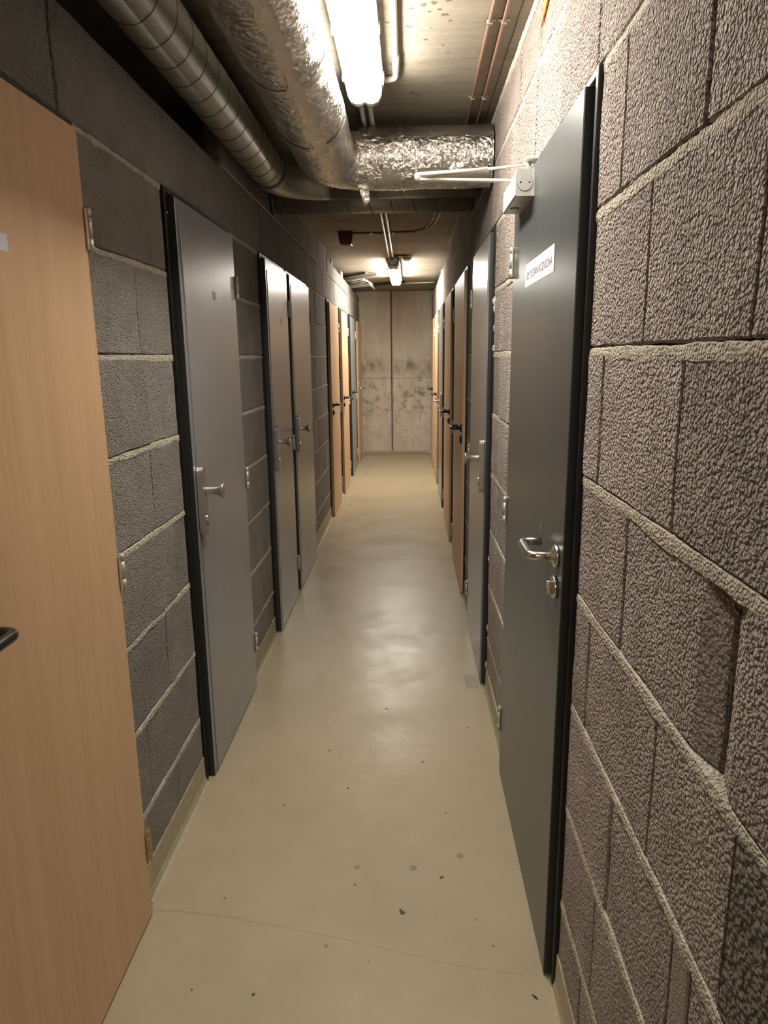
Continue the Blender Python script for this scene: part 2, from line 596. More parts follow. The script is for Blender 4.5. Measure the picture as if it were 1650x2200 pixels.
def parent_world(p):
    v = Vector((0, 0, 0))
    while p is not None:
        v += p.location
        p = p.parent
    return v


def tag(o, label=None, cat=None, group=None, kind=None):
    if label: o['label'] = label
    if cat: o['category'] = cat
    if group: o['group'] = group
    if kind: o['kind'] = kind
    return o


def thing(name, loc, label, cat, group=None, kind=None):
    o = bpy.data.objects.new(name, None)
    o.empty_display_size = 0.05
    COL.objects.link(o)
    o.location = loc
    return tag(o, label, cat, group, kind)


def dx(side, d):
    """depth d in front of a side wall -> world x"""
    return WL + d if side < 0 else WR - d


# ------------------------------------------------------------------ doors (measured positions)
LEAF_D = {-1: 0.032, 1: 0.025}
DOORS = [  # side, near edge, far edge, look, handle, label
    (-1, 0.860, 1.600, 'wood', 'lever', 'large beech door nearest the camera at the left edge with black lever'),
    (-1, 2.245, 2.960, 'steel', 'plate', 'grey steel door with small white label, nearest steel door on the left wall'),
    (-1, 3.610, 4.225, 'steel', 'plate', 'grey steel door on the left, nearer one of the adjoining pair'),
    (-1, 4.330, 5.150, 'steel', 'plate', 'grey steel door on the left, farther one of the adjoining pair'),
    (-1, 6.470, 7.200, 'wood', 'lever', 'beech door on the left wall, first beyond the dark blockwork'),
    (-1, 7.600, 8.330, 'wood', 'lever', 'beech door on the left between another beech door and blue grey door'),
    (-1, 8.760, 9.500, 'steel_teal', 'lever', 'blue grey steel door with black lever, far left between beech doors'),
    (-1, 9.950, 10.680, 'wood', 'plate', 'beech door with long silver handle plate at the far left corner'),
    (1, 1.432, 2.285, 'steel_dark', 'steel_lever', 'anthracite steel door with door closer and white sign on the right'),
    (1, 2.985, 3.720, 'steel', 'plate', 'grey steel door on the right just beyond the anthracite door'),
    (1, 4.250, 5.090, 'wood', 'lever', 'beech door on the right next after the grey steel door'),
    (1, 5.550, 6.450, 'wood', 'lever', 'second beech door along the right wall'),
    (1, 6.830, 7.660, 'steel', 'plate_lever', 'grey steel door with silver plate on the far right between beech doors'),
    (1, 8.160, 8.960, 'wood', 'lever', 'beech door on the right, second from the concrete end wall'),
    (1, 9.450, 10.250, 'wood', 'lever', 'beech door on the right nearest the concrete end wall'),
]
LEAF_TOP, FRAME_TOP, FRAME_W = 1.976, 2.0, 0.036


def openings(side):
    return sorted((a - FRAME_W, b + FRAME_W) for s, a, b, *_ in DOORS if s == side)


# ------------------------------------------------------------------ structure
floor = tag(obj('floor', MB().box(-1.1, 0.75, YBACK, YEND + 0.2, -0.12, 0.0), 'floor'),
            'beige painted concrete floor running the length of the corridor', 'floor', kind='structure')
ceiling = tag(obj('ceiling', MB().box(-1.7, 1.2, YBACK, YEND + 0.2, CEIL, CEIL + 0.15), 'ceiling'),
              'board marked raw concrete ceiling above the ducts', 'ceiling', kind='structure')
wl = MB().box(-1.02, WL - 0.06, YBACK, YEND, 0, 2.236)
wl.box(-1.02, WL - 0.06, 2.94, 6.62, 2.236, CEIL - 0.002)
wl.box(-1.02, WL - 0.06, 6.62, YEND, 2.236, 2.365)
wall_left = tag(obj('wall_left', wl, 'core'), 'grey concrete block wall with pale mortar joints on the left', 'wall', kind='structure')
wr = MB().box(WR + 0.06, 0.66, YBACK, YEND, 0, 2.36)
wr.box(WR + 0.06, 0.66, YBACK, 6.30, 2.36, CEIL - 0.002)
wall_right = tag(obj('wall_right', wr, 'core'), 'coarse pinkish grey aggregate block wall on the right', 'wall', kind='structure')
wall_end = tag(obj('wall_end', MB().box(-1.02, 0.66, YEND + 0.03, YEND + 0.2, 0, CEIL - 0.002), 'core'),
               'stained poured concrete wall closing the far end of the corridor', 'wall', kind='structure')
# two shuttering panels with a recessed vertical joint and a fine horizontal one
for (xa, xb, za, zb, pr) in ((-1.0, -0.262, 0, 1.165, 0.0), (-1.0, -0.262, 1.168, CEIL - 0.003, 0.002),
                             (-0.250, 0.64, 0, 1.165, 0.003), (-0.250, 0.64, 1.168, CEIL - 0.003, 0.001)):
    obj('concrete_panel', MB().box(xa, xb, YEND - pr, YEND + 0.03, za, zb, 0.003), 'endwall', wall_end)
wall_back = tag(obj('wall_back', MB().box(-1.02, 0.66, YBACK - 0.15, YBACK, 0, CEIL - 0.002), 'endwall'),
                'concrete wall closing the corridor behind the viewpoint', 'wall', kind='structure')


# ------------------------------------------------------------------ block work
def block_mesh(side, y0, y1, z0, z1, d=0.0, cham=0.004, jit=0.0018, seg=(1, 1), near=False, big0=None, big1=None):
    """front face towards the corridor, chamfered and slightly uneven; big0/big1 = (width, depth) of a worn vertical end"""
    def dep(u, w):
        return d + (mnoise.noise(Vector((u * 9, w * 9, 3.1 * side))) * 0.0022 if near else 0.0)
    mb = MB()
    ny, nz = seg
    ys = [y0 + cham] + [y0 + cham + (y1 - y0 - 2 * cham) * i / ny for i in range(1, ny)] + [y1 - cham]
    if big0: ys = [y0 + 0.004, y0 + big0[0]] + [t for t in ys if t > y0 + big0[0] + 0.01]
    if big1: ys = [t for t in ys if t < y1 - big1[0] - 0.01] + [y1 - big1[0], y1 - 0.004]
    zs = [z0 + cham] + [z0 + cham + (z1 - z0 - 2 * cham) * i / nz for i in range(1, nz)] + [z1 - cham]
    vs, fs = [], []
    ny, nz = len(ys), len(zs)
    for j, z in enumerate(zs):
        for i, y in enumerate(ys):
            k = dep(y, z)
            if big0 and i == 0: k -= big0[1]
            if big1 and i == ny - 1: k -= big1[1]
            vs.append((dx(side, k), y + RND.uniform(-jit, jit), z + RND.uniform(-jit, jit)))
    for j in range(nz - 1):
        for i in range(ny - 1):
            fs.append((j * ny + i, j * ny + i + 1, (j + 1) * ny + i + 1, (j + 1) * ny + i))
    rim = [(0, i) for i in range(ny)] + [(j, ny - 1) for j in range(1, nz)] + [(nz - 1, i) for i in range(ny - 2, -1, -1)] + [(j, 0) for j in range(nz - 2, 0, -1)]
    o1 = len(vs)
    for (j, i) in rim:
        y, z = ys[i], zs[j]
        yy = y0 if i == 0 else (y1 if i == ny - 1 else y)
        zz = z0 if j == 0 else (z1 if j == nz - 1 else z)
        dd = d - cham - abs(RND.gauss(0, 0.001))
        if big0 and i == 0: dd -= big0[1]
        if big1 and i == ny - 1: dd -= big1[1]
        vs.append((dx(side, dd), yy + RND.uniform(-jit, jit) * 0.6, zz + RND.uniform(-jit, jit) * 0.6))
    o2 = len(vs)
    for (j, i) in rim:
        yy = y0 if i == 0 else (y1 if i == ny - 1 else ys[i])
        zz = z0 if j == 0 else (z1 if j == nz - 1 else zs[j])
        vs.append((dx(side, -0.0595), yy, zz))
    n = len(rim)
    for a in range(n):
        b = (a + 1) % n
        ia, ib = rim[a][0] * ny + rim[a][1], rim[b][0] * ny + rim[b][1]
        fs.append((ia, ib, o1 + b, o1 + a))
        fs.append((o1 + a, o1 + b, o2 + b, o2 + a))
    return mb.add(vs, fs)


def runs(side, z0, z1, ystart, yend):
    """stretches of a course that are not door openings"""
    out, y = [], ystart
    if z0 < FRAME_TOP - 0.01:
        for a, b in openings(side):
            if b <= y or a >= yend: continue
            if a > y: out.append((y, a))
            y = max(y, b)
    if y < yend: out.append((y, yend))
    return out


EXTRA_CUTS = {(1, 3): (0.665,), (1, 2): (0.735, 0.80)}


def lay_course(side, wall, z0, z1, ystart, yend, length, offset, mat, near_y):
    gap = 0.0035
    for (ra, rb) in runs(side, z0, z1, ystart, yend):
        k = math.floor((ra - offset) / length)
        cuts = [ra]
        y = offset + (k + 1) * length
        while y < rb - 0.03:
            if y > ra + 0.03: cuts.append(y + RND.uniform(-0.006, 0.006))
            y += length
        cuts.append(rb)
        for e in EXTRA_CUTS.get((side, round(z0 / COURSE)), ()):
            if ra < e < rb:
                cuts = sorted([t for t in cuts if abs(t - e) > 0.05 or t in (ra, rb)] + [e])
        for a, b in zip(cuts, cuts[1:]):
            near = b < near_y
            big0 = big1 = None
            m = mat
            g0 = g1 = gap / 2
            if side > 0 and abs(z0 - 1.0) < 0.02:
                if abs(a - 0.745) < 0.02: big0, g0 = (0.055, 0.014), 0.006
                if abs(b - 0.745) < 0.02: big1, g1 = (0.045, 0.014), 0.006
            if side > 0 and abs(z0 - 0.75) < 0.02 and b < 0.70: m = 'block_open'
            if side > 0 and abs(z0 - 0.50) < 0.02 and abs(a - 0.735) < 0.02: m, g0, g1 = 'block_smooth', 0.004, 0.004
            mb = block_mesh(side, a + g0, b - g1, z0 + 0.007, z1 - 0.006, RND.uniform(-0.002, 0.0025),
                            0.0035 if side > 0 else 0.003, 0.002 if near else 0.001, (6, 4) if near else (1, 1), near, big0, big1)
            obj('concrete_block', mb, m, wall)


def mortar_bed(side, wall, z, ya, yb, h=0.022, proud=0.0, step=None):
    step = step or (0.009 if ya < 3 else 0.10)
    if ya > 5 and side < 0: h *= 0.6
    n = max(2, int((yb - ya) / step))
    vs, fs = [], []
    for i in range(n + 1):
        y = ya + (yb - ya) * i / n
        w1 = mnoise.noise(Vector((y * 7, z * 7, side * 5.0)))
        w2 = mnoise.noise(Vector((y * 9, z * 9 + 40, side * 3.0)))
        w3 = mnoise.noise(Vector((y * 55, z * 5 + 80, side * 2.0)))
        w4 = mnoise.noise(Vector((y * 62, z * 5 + 120, side * 2.0)))
        top = z + 0.0060 + 0.0022 * w1 + 0.0022 * w3
        bot = z - h * 0.70 - 0.0060 * w2 - 0.0045 * w4
        p = proud + 0.0008 + 0.0012 * w1
        prof = [(top + 0.001, -0.030), (top, p - 0.0045), (top - 0.0025, p - 0.0005 + 0.0012 * w3), ((top + bot) / 2, p + 0.0005 + 0.0015 * w4),
                (bot + 0.004, p + 0.0010 * w3), (bot, p - 0.0035), (bot - 0.002, -0.030)]
        vs += [(dx(side, d_), y, z_) for z_, d_ in prof]
    k = 7
    for i in range(n):
        for j in range(k - 1):
            fs.append((i * k + j, i * k + j + 1, (i + 1) * k + j + 1, (i + 1) * k + j))
    fs.append(tuple(range(k))); fs.append(tuple(n * k + j for j in reversed(range(k))))
    obj('mortar_joint', MB().add(vs, fs), 'mortar', wall)


Y0B = 0.30
# left wall: 0.5 m blocks, offsets read from the photograph course by course
L_OFF = [1.955, 1.75, 1.955, 2.09, 1.95, 1.97, 1.945, 2.082, 2.105]
for c in range(9):
    lay_course(-1, wall_left, c * COURSE, (c + 1) * COURSE - (0.012 if c == 8 else 0), Y0B, YEND - 0.002, 0.515, L_OFF[c], 'block_fine', 2.3)
lay_course(-1, wall_left, 2.25, CEIL - 0.006, 2.95, 6.60, 0.515, 2.40, 'block_fine', 0)
lay_course(-1, wall_left, 2.25, 2.372, 6.62, YEND - 0.002, 0.515, 2.36, 'block_fine', 0)
for c in range(1, 10):
    z = c * COURSE
    for ra, rb in runs(-1, z - 0.02, z, Y0B if c < 9 else 2.95, YEND - 0.002):
        mortar_bed(-1, wall_left, z, ra + 0.001, rb - 0.001, 0.022 if c < 9 else 0.014)
mortar_bed(-1, wall_left, CEIL - 0.012, 3.0, 6.58, 0.012)
# right wall: 0.333 m blocks in running bond
R_OFF = [1.20, 1.137, 1.08, 1.278, 1.095 - 0.35, 1.283, 1.085, 1.245, 1.10]
for c in range(9):
    length = 0.350 if c == 4 else (0.363 if c in (3, 5) else 0.333)
    lay_course(1, wall_right, c * COURSE, (c + 1) * COURSE, Y0B, YEND - 0.002, length, R_OFF[c], 'block_coarse_lit', 3.0)
lay_course(1, wall_right, 2.25, CEIL - 0.024, Y0B, 6.30, 0.333, 2.06, 'block_coarse_lit', 3.0)
lay_course(1, wall_right, 2.25, 2.37, 6.32, YEND - 0.002, 0.333, 2.06, 'block_coarse_lit', 0)
for c in range(1, 10):
    z = c * COURSE
    for ra, rb in runs(1, z - 0.02, z, Y0B, YEND - 0.002):
        mortar_bed(1, wall_right, z, ra + 0.001, rb - 0.001, 0.027)
mortar_bed(1, wall_right, CEIL - 0.012, Y0B, 6.28, 0.030, 0.004)

# painted skirting strips between the doors
for side, wname in ((-1, 'baseboard_left'), (1, 'baseboard_right')):
    mbs = MB()
    for ra, rb in runs(side, 0, 0.1, Y0B, YEND - 0.01):
        n = max(1, int((rb - ra) / 0.06))
        vs, fs = [], []
        for i in range(n + 1):
            y = ra + 0.001 + (rb - ra - 0.002) * i / n
            w = mnoise.noise(Vector((y * 10, side, 0)))
            prof = [(0.100 + 0.002 * w, -0.02), (0.100 + 0.002 * w, 0.0035), (0.025, 0.0045), (0.006 + 0.002 * w, 0.010 + 0.003 * w), (0.0005, 0.020 + 0.006 * w), (0.0005, -0.02)]
            vs += [(dx(side, d_), y, z_) for z_, d_ in prof]
        for i in range(n):
            for j in range(5):
                fs.append((i * 6 + j, i * 6 + j + 1, (i + 1) * 6 + j + 1, (i + 1) * 6 + j))
        fs.append(tuple(range(6))); fs.append(tuple(n * 6 + j for j in reversed(range(6))))
        mbs.add(vs, fs)
    tag(obj(wname, mbs, 'skirt'), 'beige painted strip along the foot of the %s block wall' % ('left' if side < 0 else 'right'), 'baseboard', kind='structure')
tag(obj('baseboard_end', MB().box(WL + 0.05, WR - 0.04, YEND - 0.012, YEND - 0.0035, 0.0005, 0.05, 0.004), 'skirt'),
    'beige painted strip along the foot of the end wall', 'baseboard', kind='structure')


# ------------------------------------------------------------------ door hardware
def arc_path(pts, rad, n=7):
    """polyline with rounded corners"""
    pts = [Vector(p) for p in pts]
    out = [pts[0]]
    for a, b, c in zip(pts, pts[1:], pts[2:]):
        u = (a - b).normalized(); w = (c - b).normalized()
        p0, p1 = b + u * rad, b + w * rad
        for i in range(n + 1):
            t = i / n
            out.append(p0 * (1 - t) ** 2 + b * 2 * t * (1 - t) + p1 * t * t)
    out.append(pts[-1])
    return out


def lever_set(root, side, y, z, mat, lock_mat, scale=1.0, lock_dz=0.072):
    face = LEAF_D[side]
    nx = -side                      # outwards from the leaf towards the corridor
    x0 = dx(side, face)
    rose = obj('rosette', MB().lathe((x0, y, z), (nx, 0, 0), [(0, .0255), (.006, .0255), (.009, .0235), (.009, .013), (.017, .012)], 28), mat, root)
    lev = MB()
    r = 0.0098 * scale
    path = arc_path([(x0 + nx * .010, y, z), (x0 + nx * .060, y, z), (x0 + nx * .060, y + .125, z), (x0 + nx * .012, y + .125, z)], 0.022)
    lev.tube(path, r, 16)
    obj('lever', lev, mat, root)
    lr = obj('lock_rosette', MB().lathe((x0, y, z - lock_dz), (nx, 0, 0), [(0, .0255), (.007, .0255), (.010, .0235)], 28), mat, root)
    cyl = MB().lathe((x0 + nx * .010, y, z - lock_dz + .007), (nx, 0, 0), [(0, .0085), (.009, .0085), (.011, .0075)], 18)
    cyl.box(x0 + nx * .0095, x0 + nx * .019, y - .005, y + .005, z - lock_dz - .017, z - lock_dz + .003, .002)
    obj('lock_cylinder', cyl, lock_mat, lr)
    return rose


def plate_set(root, side, y, z, knob=True):
    """long security plate with rounded ends, flared knob and lock cylinder"""
    face = LEAF_D[side]; nx = -side
    x0 = dx(side, face)
    hw, zt, zb, th = 0.0205, z + 0.083, z - 0.152, 0.021
    pts = []
    for k in range(9):
        a = math.pi * k / 8
        pts.append((x0, y + hw * math.cos(a), zt - hw + hw * math.sin(a)))
    for k in range(9):
        a = math.pi + math.pi * k / 8
        pts.append((x0, y + hw * math.cos(a), zb + hw + hw * math.sin(a)))
    pl = obj('handle_plate', MB().extrude_poly(pts, (nx * th, 0, 0)), 'nickel', root)
    o = (x0 + nx * th, y, z)
    if knob:
        kb = MB().lathe(o, (nx, 0, 0), [(0, .0135), (.004, .0125), (.026, .0125), (.038, .0145), (.047, .0185), (.054, .0235), (.060, .0260), (.0625, .0255), (.0635, .0220)], 28, squash=0.72)
        obj('knob', kb, 'nickel', root)
    else:
        obj('lever', MB().tube(arc_path([(o[0] - nx * .004, y, z), (o[0] + nx * .045, y, z), (o[0] + nx * .045, y + .11, z)], .02), .0095, 14), 'nickel', root)
    lc = MB().lathe((x0 + nx * th, y, z - .093), (nx, 0, 0), [(-.004, .0105), (.004, .0105), (.0065, .0085)], 20)
    lc.box(x0 + nx * (th - .004), x0 + nx * (th + .003), y - .0055, y + .0055, z - .122, z - .098, .002)
    obj('lock_cylinder', lc, 'chrome', pl)


def hinge(root, side, y, z, mat):
    nx = -side
    x0 = dx(side, LEAF_D[side] + 0.003)
    mb = MB()
    for a, b in ((-.048, -.0195), (-.0185, .0255), (.0265, .045)):
        mb.lathe((x0, y, z + a), (0, 0, 1), [(0, .0072), (b - a, .0072)], 16)
    mb.box(x0 - .0015, x0 + .0015, y - .016, y, z - .045, z + .042)
    obj('hinge', mb, mat, root)


def make_door(i, spec):
    side, a, b, look, handle, label = spec
    root = thing('door_%d' % (i + 1), (dx(side, 0), (a + b) / 2, 0), label, 'door', kind='structure')
    face = LEAF_D[side]
    metal = look != 'wood'
    X = lambda d: dx(side, d)
    # frame: outer flange, stop rib and head
    fr = MB()
    fr.box(X(-.058), X(.010), a - FRAME_W + .001, a - .018, 0.0005, FRAME_TOP, .0015)
    fr.box(X(-.058), X(.010), b + .018, b + FRAME_W - .001, 0.0005, FRAME_TOP, .0015)
    fr.box(X(-.058), X(.010), a - .018, b + .018, LEAF_TOP + .009, FRAME_TOP, .0015)
    obj('frame', fr, 'frame', root)
    gs = MB()
    gs.box(X(-.057), X(.003), a - .0175, a - .002, 0.0005, LEAF_TOP + .008)
    gs.box(X(-.057), X(.003), b + .002, b + .0175, 0.0005, LEAF_TOP + .008)
    gs.box(X(-.057), X(.001), a - .002, b + .002, LEAF_TOP + .002, LEAF_TOP + .008)
    obj('gasket', gs, 'gasket', root)
    # leaf
    lf = MB()
    if metal and look == 'steel':
        lf.box(X(-.012), X(face - .0028), a, b, .007, LEAF_TOP, .0012)
        lfo = obj('leaf', lf, look, root)
        obj('panel_sheet', MB().box(X(face - .003), X(face), a + .030, b - .022, .008, LEAF_TOP - .052, .0010), look, lfo)
        eg = MB().box(X(-.0118), X(face - .004), a - .0015, a, .0075, LEAF_TOP - .001)
        obj('edge_strip', eg, 'frame_dark', lfo)
    else:
        lf.box(X(-.012), X(face), a, b, .007, LEAF_TOP, .0016)
        lfo = obj('leaf', lf, look, root)
        eg = MB().box(X(-.0118), X(face - .0018), a - .0012, a, .0075, LEAF_TOP - .001)
        obj('edge_strip', eg, 'frame_dark' if metal else 'wood_edge', lfo)
    # ironmongery
    hm = 'hinge'
    for hz in (1.775, 0.985, 0.215):
        hinge(root, side, b + .010, hz, 'hinge_brass' if (i == 0 and hz < .3) else hm)
    if handle == 'lever':
        lever_set(root, side, a + .068, 1.055, 'black_plastic', 'nickel')
    elif handle == 'steel_lever':
        lever_set(root, side, a + .052, 1.060, 'brushed', 'chrome')
    elif handle == 'plate':
        plate_set(root, side, a + .036, 1.057)
    else:
        plate_set(root, side, a + .045, 1.057, False)
    return root, lfo


def text_mesh(s, size, place, mat, name, parent, fit=None):
    """place(u, v) -> world point; text centred on the origin"""
    cu = bpy.data.curves.new('lettering', 'FONT')
    cu.body = s
    cu.size = size
    cu.align_x = 'CENTER'
    cu.align_y = 'CENTER'
    cu.extrude = 0
    to = bpy.data.objects.new('lettering_tmp', cu)
    COL.objects.link(to)
    dg = bpy.context.evaluated_depsgraph_get()
    me = bpy.data.meshes.new_from_object(to.evaluated_get(dg))
    bpy.data.objects.remove(to)
    mb = MB()
    xs_ = [v.co.x for v in me.vertices]; ys_ = [v.co.y for v in me.vertices]
    kx = fit[0] / (max(xs_) - min(xs_)) if fit else 1.0
    ky = fit[1] / (max(ys_) - min(ys_)) if fit else 1.0
    mb.add([place((v.co.x - (max(xs_) + min(xs_)) / 2) * kx, (v.co.y - (max(ys_) + min(ys_)) / 2) * ky) for v in me.vertices], [tuple(p.vertices) for p in me.polygons])
    w = max(v.co.x for v in me.vertices) - min(v.co.x for v in me.vertices)
    bpy.data.meshes.remove(me)
    return obj(name, mb, mat, parent, fix=False), w


doors = [make_door(i, s) for i, s in enumerate(DOORS)]

# white sign on the anthracite door
root, leaf = doors[8]
xs = dx(1, LEAF_D[1])
sign = obj('sign', MB().box(xs - .0006, xs + .0005, 1.651, 2.043, 1.676, 1.736), 'paper', root, label='white paper sign with black lettering')
text_mesh('UPS, POŽÁRNÍ ROZVODNA', 0.0345, lambda u, v: (xs - .0009, 1.847 - u, 1.7045 + v), 'ink', 'lettering', sign, (0.352, 0.027))
# small label tags on the left doors
xl = dx(-1, LEAF_D[-1])
s1 = obj('number_label', MB().box(xl - .0005, xl + .0006, 1.165, 1.277, 1.681, 1.711), 'paper', doors[0][0], label='lilac number label cut by the picture edge')
text_mesh('10', 0.030, lambda u, v: (xl + .0008, 1.236 + u, 1.696 + v), 'ink', 'lettering', s1)
s2 = obj('number_label', MB().box(xl - .0005, xl + .0006, 2.602, 2.640, 1.702, 1.732, 0.0004), 'label_grey', doors[1][0], label='small pale label')
mbx = MB()
for k, (yy, zz, w) in enumerate(((2.612, 1.726, .006), (2.621, 1.723, .009), (2.622, 1.7165, .005), (2.620, 1.7105, .006), (2.626, 1.706, .008))):
    mbx.box(xl + .0006, xl + .0010, yy - w / 2, yy + w / 2, zz - .0014, zz + .0014)
obj('lettering', mbx, 'ink', s2)
obj('number_label', MB().box(xl - .0005, xl + .0006, 3.955, 4.005, 1.672, 1.706), 'grey_plastic', doors[2][0], label='small grey label')
obj('number_label', MB().box(xl - .0005, xl + .0006, 9.05, 9.09, 1.69, 1.725), 'paper', doors[6][0], label='tiny white label')
# screw heads along the frame of the first steel door on the left
for (yy, zz) in ((2.2405, 1.93), (2.2405, 1.545), (2.2405, 1.135), (2.2405, .80), (2.2405, .42)):
    obj('screw', MB().lathe((dx(-1, .004), yy, zz), (1, -.5, 0), [(0, .0032), (.002, .0028)], 10), 'screw', doors[1][0])
for yy in (2.262, 2.58, 2.93):
    obj('screw', MB().lathe((dx(-1, .009), yy, 1.9915), (1, 0, 0), [(0, .0034), (.002, .003)], 10), 'screw', doors[1][0])
for (yy, zz) in ((2.9815, 1.90), (2.9815, 1.62), (2.9815, 1.30), (2.9815, .9)):
    obj('screw', MB().lathe((dx(1, .004), yy, zz), (-1, -.5, 0), [(0, .0032), (.002, .0028)], 10), 'screw', doors[9][0])

# door closer on the anthracite door
nx = -1
xb, xf = xs, 0.279
body = MB()
ya, yb, za, zb = 1.950, 2.190, 1.897, 1.962
prof = [(xb, za), (xf + .003, za), (xf, za + .003), (xf, zb - .014), (xf + .004, zb - .002), (xf + .008, zb), (xb, zb)]
body.extrude_poly([(x, ya, z) for x, z in prof], (0, yb - ya, 0))
closer = obj('door_closer', body, 'closer', root, label='silver door closer with white folding arm')
cxm, czm = (xb + xf) / 2, (za + zb) / 2 - .001
cap = MB().lathe((cxm, ya + .0002, czm), (0, -1, 0), [(0, .0205), (.0008, .0205)], 36)
obj('end_cap_gap', cap, 'dark_hole', closer)
cap = MB().lathe((cxm, ya - .0004, czm), (0, -1, 0), [(0, .0198), (.0010, .0198), (.0014, .0192)], 36)
obj('end_cap', cap, 'closer', closer)
for s_ in (-1, 1):
    obj('cap_hole', MB().lathe((cxm + s_ * .0115, ya - .0017, czm + .001), (0, -1, 0), [(0, .0024), (.0004, .0024)], 12), 'dark_hole', closer)
obj('spindle_hole', MB().lathe((cxm - .003, 2.105, za + .0002), (0, 0, -1), [(0, .013), (.001, .013)], 24), 'dark_hole', closer)
obj('spindle', MB().lathe((cxm - .003, 2.105, za - .0006), (0, 0, -1), [(0, .008), (.0008, .008)], 18), 'grey_plastic', closer)
obj('base_plate', MB().box(xb - .003, xb, ya - .004, yb + .003, za - .001, zb + .003), 'closer', closer)
# folding arm: lower link from the spindle, upper link to the shoe on the frame head
elbow = Vector((0.028, 2.060, 1.968))
def flat_bar(p, q, w, h):
    p, q = Vector(p), Vector(q)
    t = (q - p).normalized(); s = t.cross(Vector((0, 0, 1))).normalized() * w / 2; u = Vector((0, 0, h / 2))
    return MB().add([p - s - u, p + s - u, p + s + u, p - s + u, q - s - u, q + s - u, q + s + u, q - s + u],
                    [(0, 1, 2, 3), (7, 6, 5, 4), (0, 4, 5, 1), (1, 5, 6, 2), (2, 6, 7, 3), (3, 7, 4, 0)])
obj('arm_link', flat_bar((cxm, 2.105, 1.9685), elbow + Vector((-.004, 0, -.002)), .020, .006), 'closer_arm', closer)
obj('arm_rod', MB().tube([elbow + Vector((-.002, -.004, .010)), (0.215, 2.02, 1.979)], .0058, 12), 'closer_arm', closer)
obj('arm_rod', MB().tube([(0.205, 2.022, 1.9790), (0.318, 2.000, 1.9830)], .0040, 12), 'closer_arm', closer)
obj('elbow_joint', MB().lathe(elbow + Vector((0, 0, -.006)), (0, 0, 1), [(0, .010), (.018, .010), (.021, .007)], 16), 'closer_arm', closer)
obj('arm_shoe', MB().box(0.308, 0.3415, 1.975, 2.020, 1.990, 1.996, .002).lathe((0.318, 2.000, 1.978), (0, 0, 1), [(0, .008), (.014, .008)], 14), 'closer', closer)
obj('spindle_nut', MB().lathe((cxm, 2.105, 1.962), (0, 0, 1), [(0, .011), (.012, .010)], 14), 'closer', closer)
# scratches in the anthracite paint
for (p, q) in (((1.972, 1.742), (1.955, 1.708)), ((1.62, 1.30), (1.615, 1.285)), ((1.69, 1.085), (1.672, 1.068))):
    obj('scratch', flat_bar((xs - .0002, p[0], p[1]), (xs - .0002, q[0], q[1]), .0006, .0016), 'grey_plastic', leaf)


# ------------------------------------------------------------------ ceiling lights
def ceiling_light(y0, y1, label, x=-0.148, lit_from=None, front_cap=True):
    t = thing('ceiling_light', (x, (y0 + y1) / 2, CEIL), label, 'light', 'twin tube ceiling lights')
    w = .058
    hs = MB()
    prof = [(-w * .80, CEIL - .0005), (-w * .95, CEIL - .018), (-w * 1.14, CEIL - .040), (-w * 1.14, CEIL - .0465), (w * 1.14, CEIL - .0465), (w * 1.14, CEIL - .040), (w * .95, CEIL - .018), (w * .80, CEIL - .0005)]
    hs.extrude_poly([(x + px, y0, z) for px, z in prof], (0, y1 - y0, 0))
    obj('housing', hs, 'grey_plastic', t)
    # diffuser: two lobes, one under each tube
    pr = [(-w, 0), (-w * 1.03, -.012), (-w * .98, -.034), (-w * .80, -.052), (-w * .5, -.060), (-w * .2, -.057), (0, -.052),
          (w * .2, -.057), (w * .5, -.060), (w * .80, -.052), (w * .98, -.034), (w * 1.03, -.012), (w, 0)]
    zt = CEIL - .047
    def shell(ya_, yb_, taper_a, taper_b, name, mat):
        vs, fs = [], []
        st = [(ya_, 1.0 - .30 * taper_a), (ya_ + .012, 1.0 - .06 * taper_a), (ya_ + .03, 1), (yb_ - .03, 1), (yb_ - .012, 1.0 - .06 * taper_b), (yb_, 1.0 - .30 * taper_b)]
        for yy, k in st:
            vs += [(x + px * (1 - (1 - k) * .35), yy, zt + pz * k) for px, pz in pr]
        n = len(pr)
        for i in range(len(st) - 1):
            for j in range(n):
                j2 = (j + 1) % n
                fs.append((i * n + j, i * n + j2, (i + 1) * n + j2, (i + 1) * n + j))
        fs.append(tuple(range(n))); fs.append(tuple((len(st) - 1) * n + j for j in reversed(range(n))))
        mbl = MB().add(vs, fs, True)
        return obj(name, mbl, mat, t)
    ly0 = lit_from if lit_from else y0 + .005
    shell(ly0, y1 - .055, 0, 0, 'diffuser', 'lamp_far' if lit_from else ('lamp_back_fill' if y0 < 0 else 'lamp'))
    shell(y1 - .0545, y1 + .004, 0, 1, 'diffuser_end', 'frosted')
    if lit_from:
        shell(y0 + .02, ly0 - .001, 1, 0, 'unlit_end', 'grey_plastic')
    for k in range(4):
        yy = (lit_from or y0) + .12 + ((y1 - (lit_from or y0)) - .24) * k / 3
        for s in (-1, 1):
            obj('clasp', MB().box(x + s * (w * 1.14 + .0005), x + s * (w * 1.14 + .004), yy - .012, yy + .012, CEIL - .056, CEIL - .034, .001), 'white_plastic', t)
    return t


ceiling_light(1.42, 2.69, 'bright twin tube ceiling light nearest the camera beside the foil duct')
far_light = ceiling_light(7.12, 9.00, 'small distant lit ceiling light near the end wall', lit_from=7.36)
obj('gland', MB().lathe((-0.148, 7.02, CEIL - .035), (0, 1, 0), [(0, .024), (.03, .030), (.06, .030), (.06, .040), (.11, .046)], 20), 'grey_plastic', far_light)
back_fill_light = ceiling_light(-2.15, -0.88, 'unseen ceiling light added behind the viewpoint to fill the near end')  # out of view, added as fill light for the near end


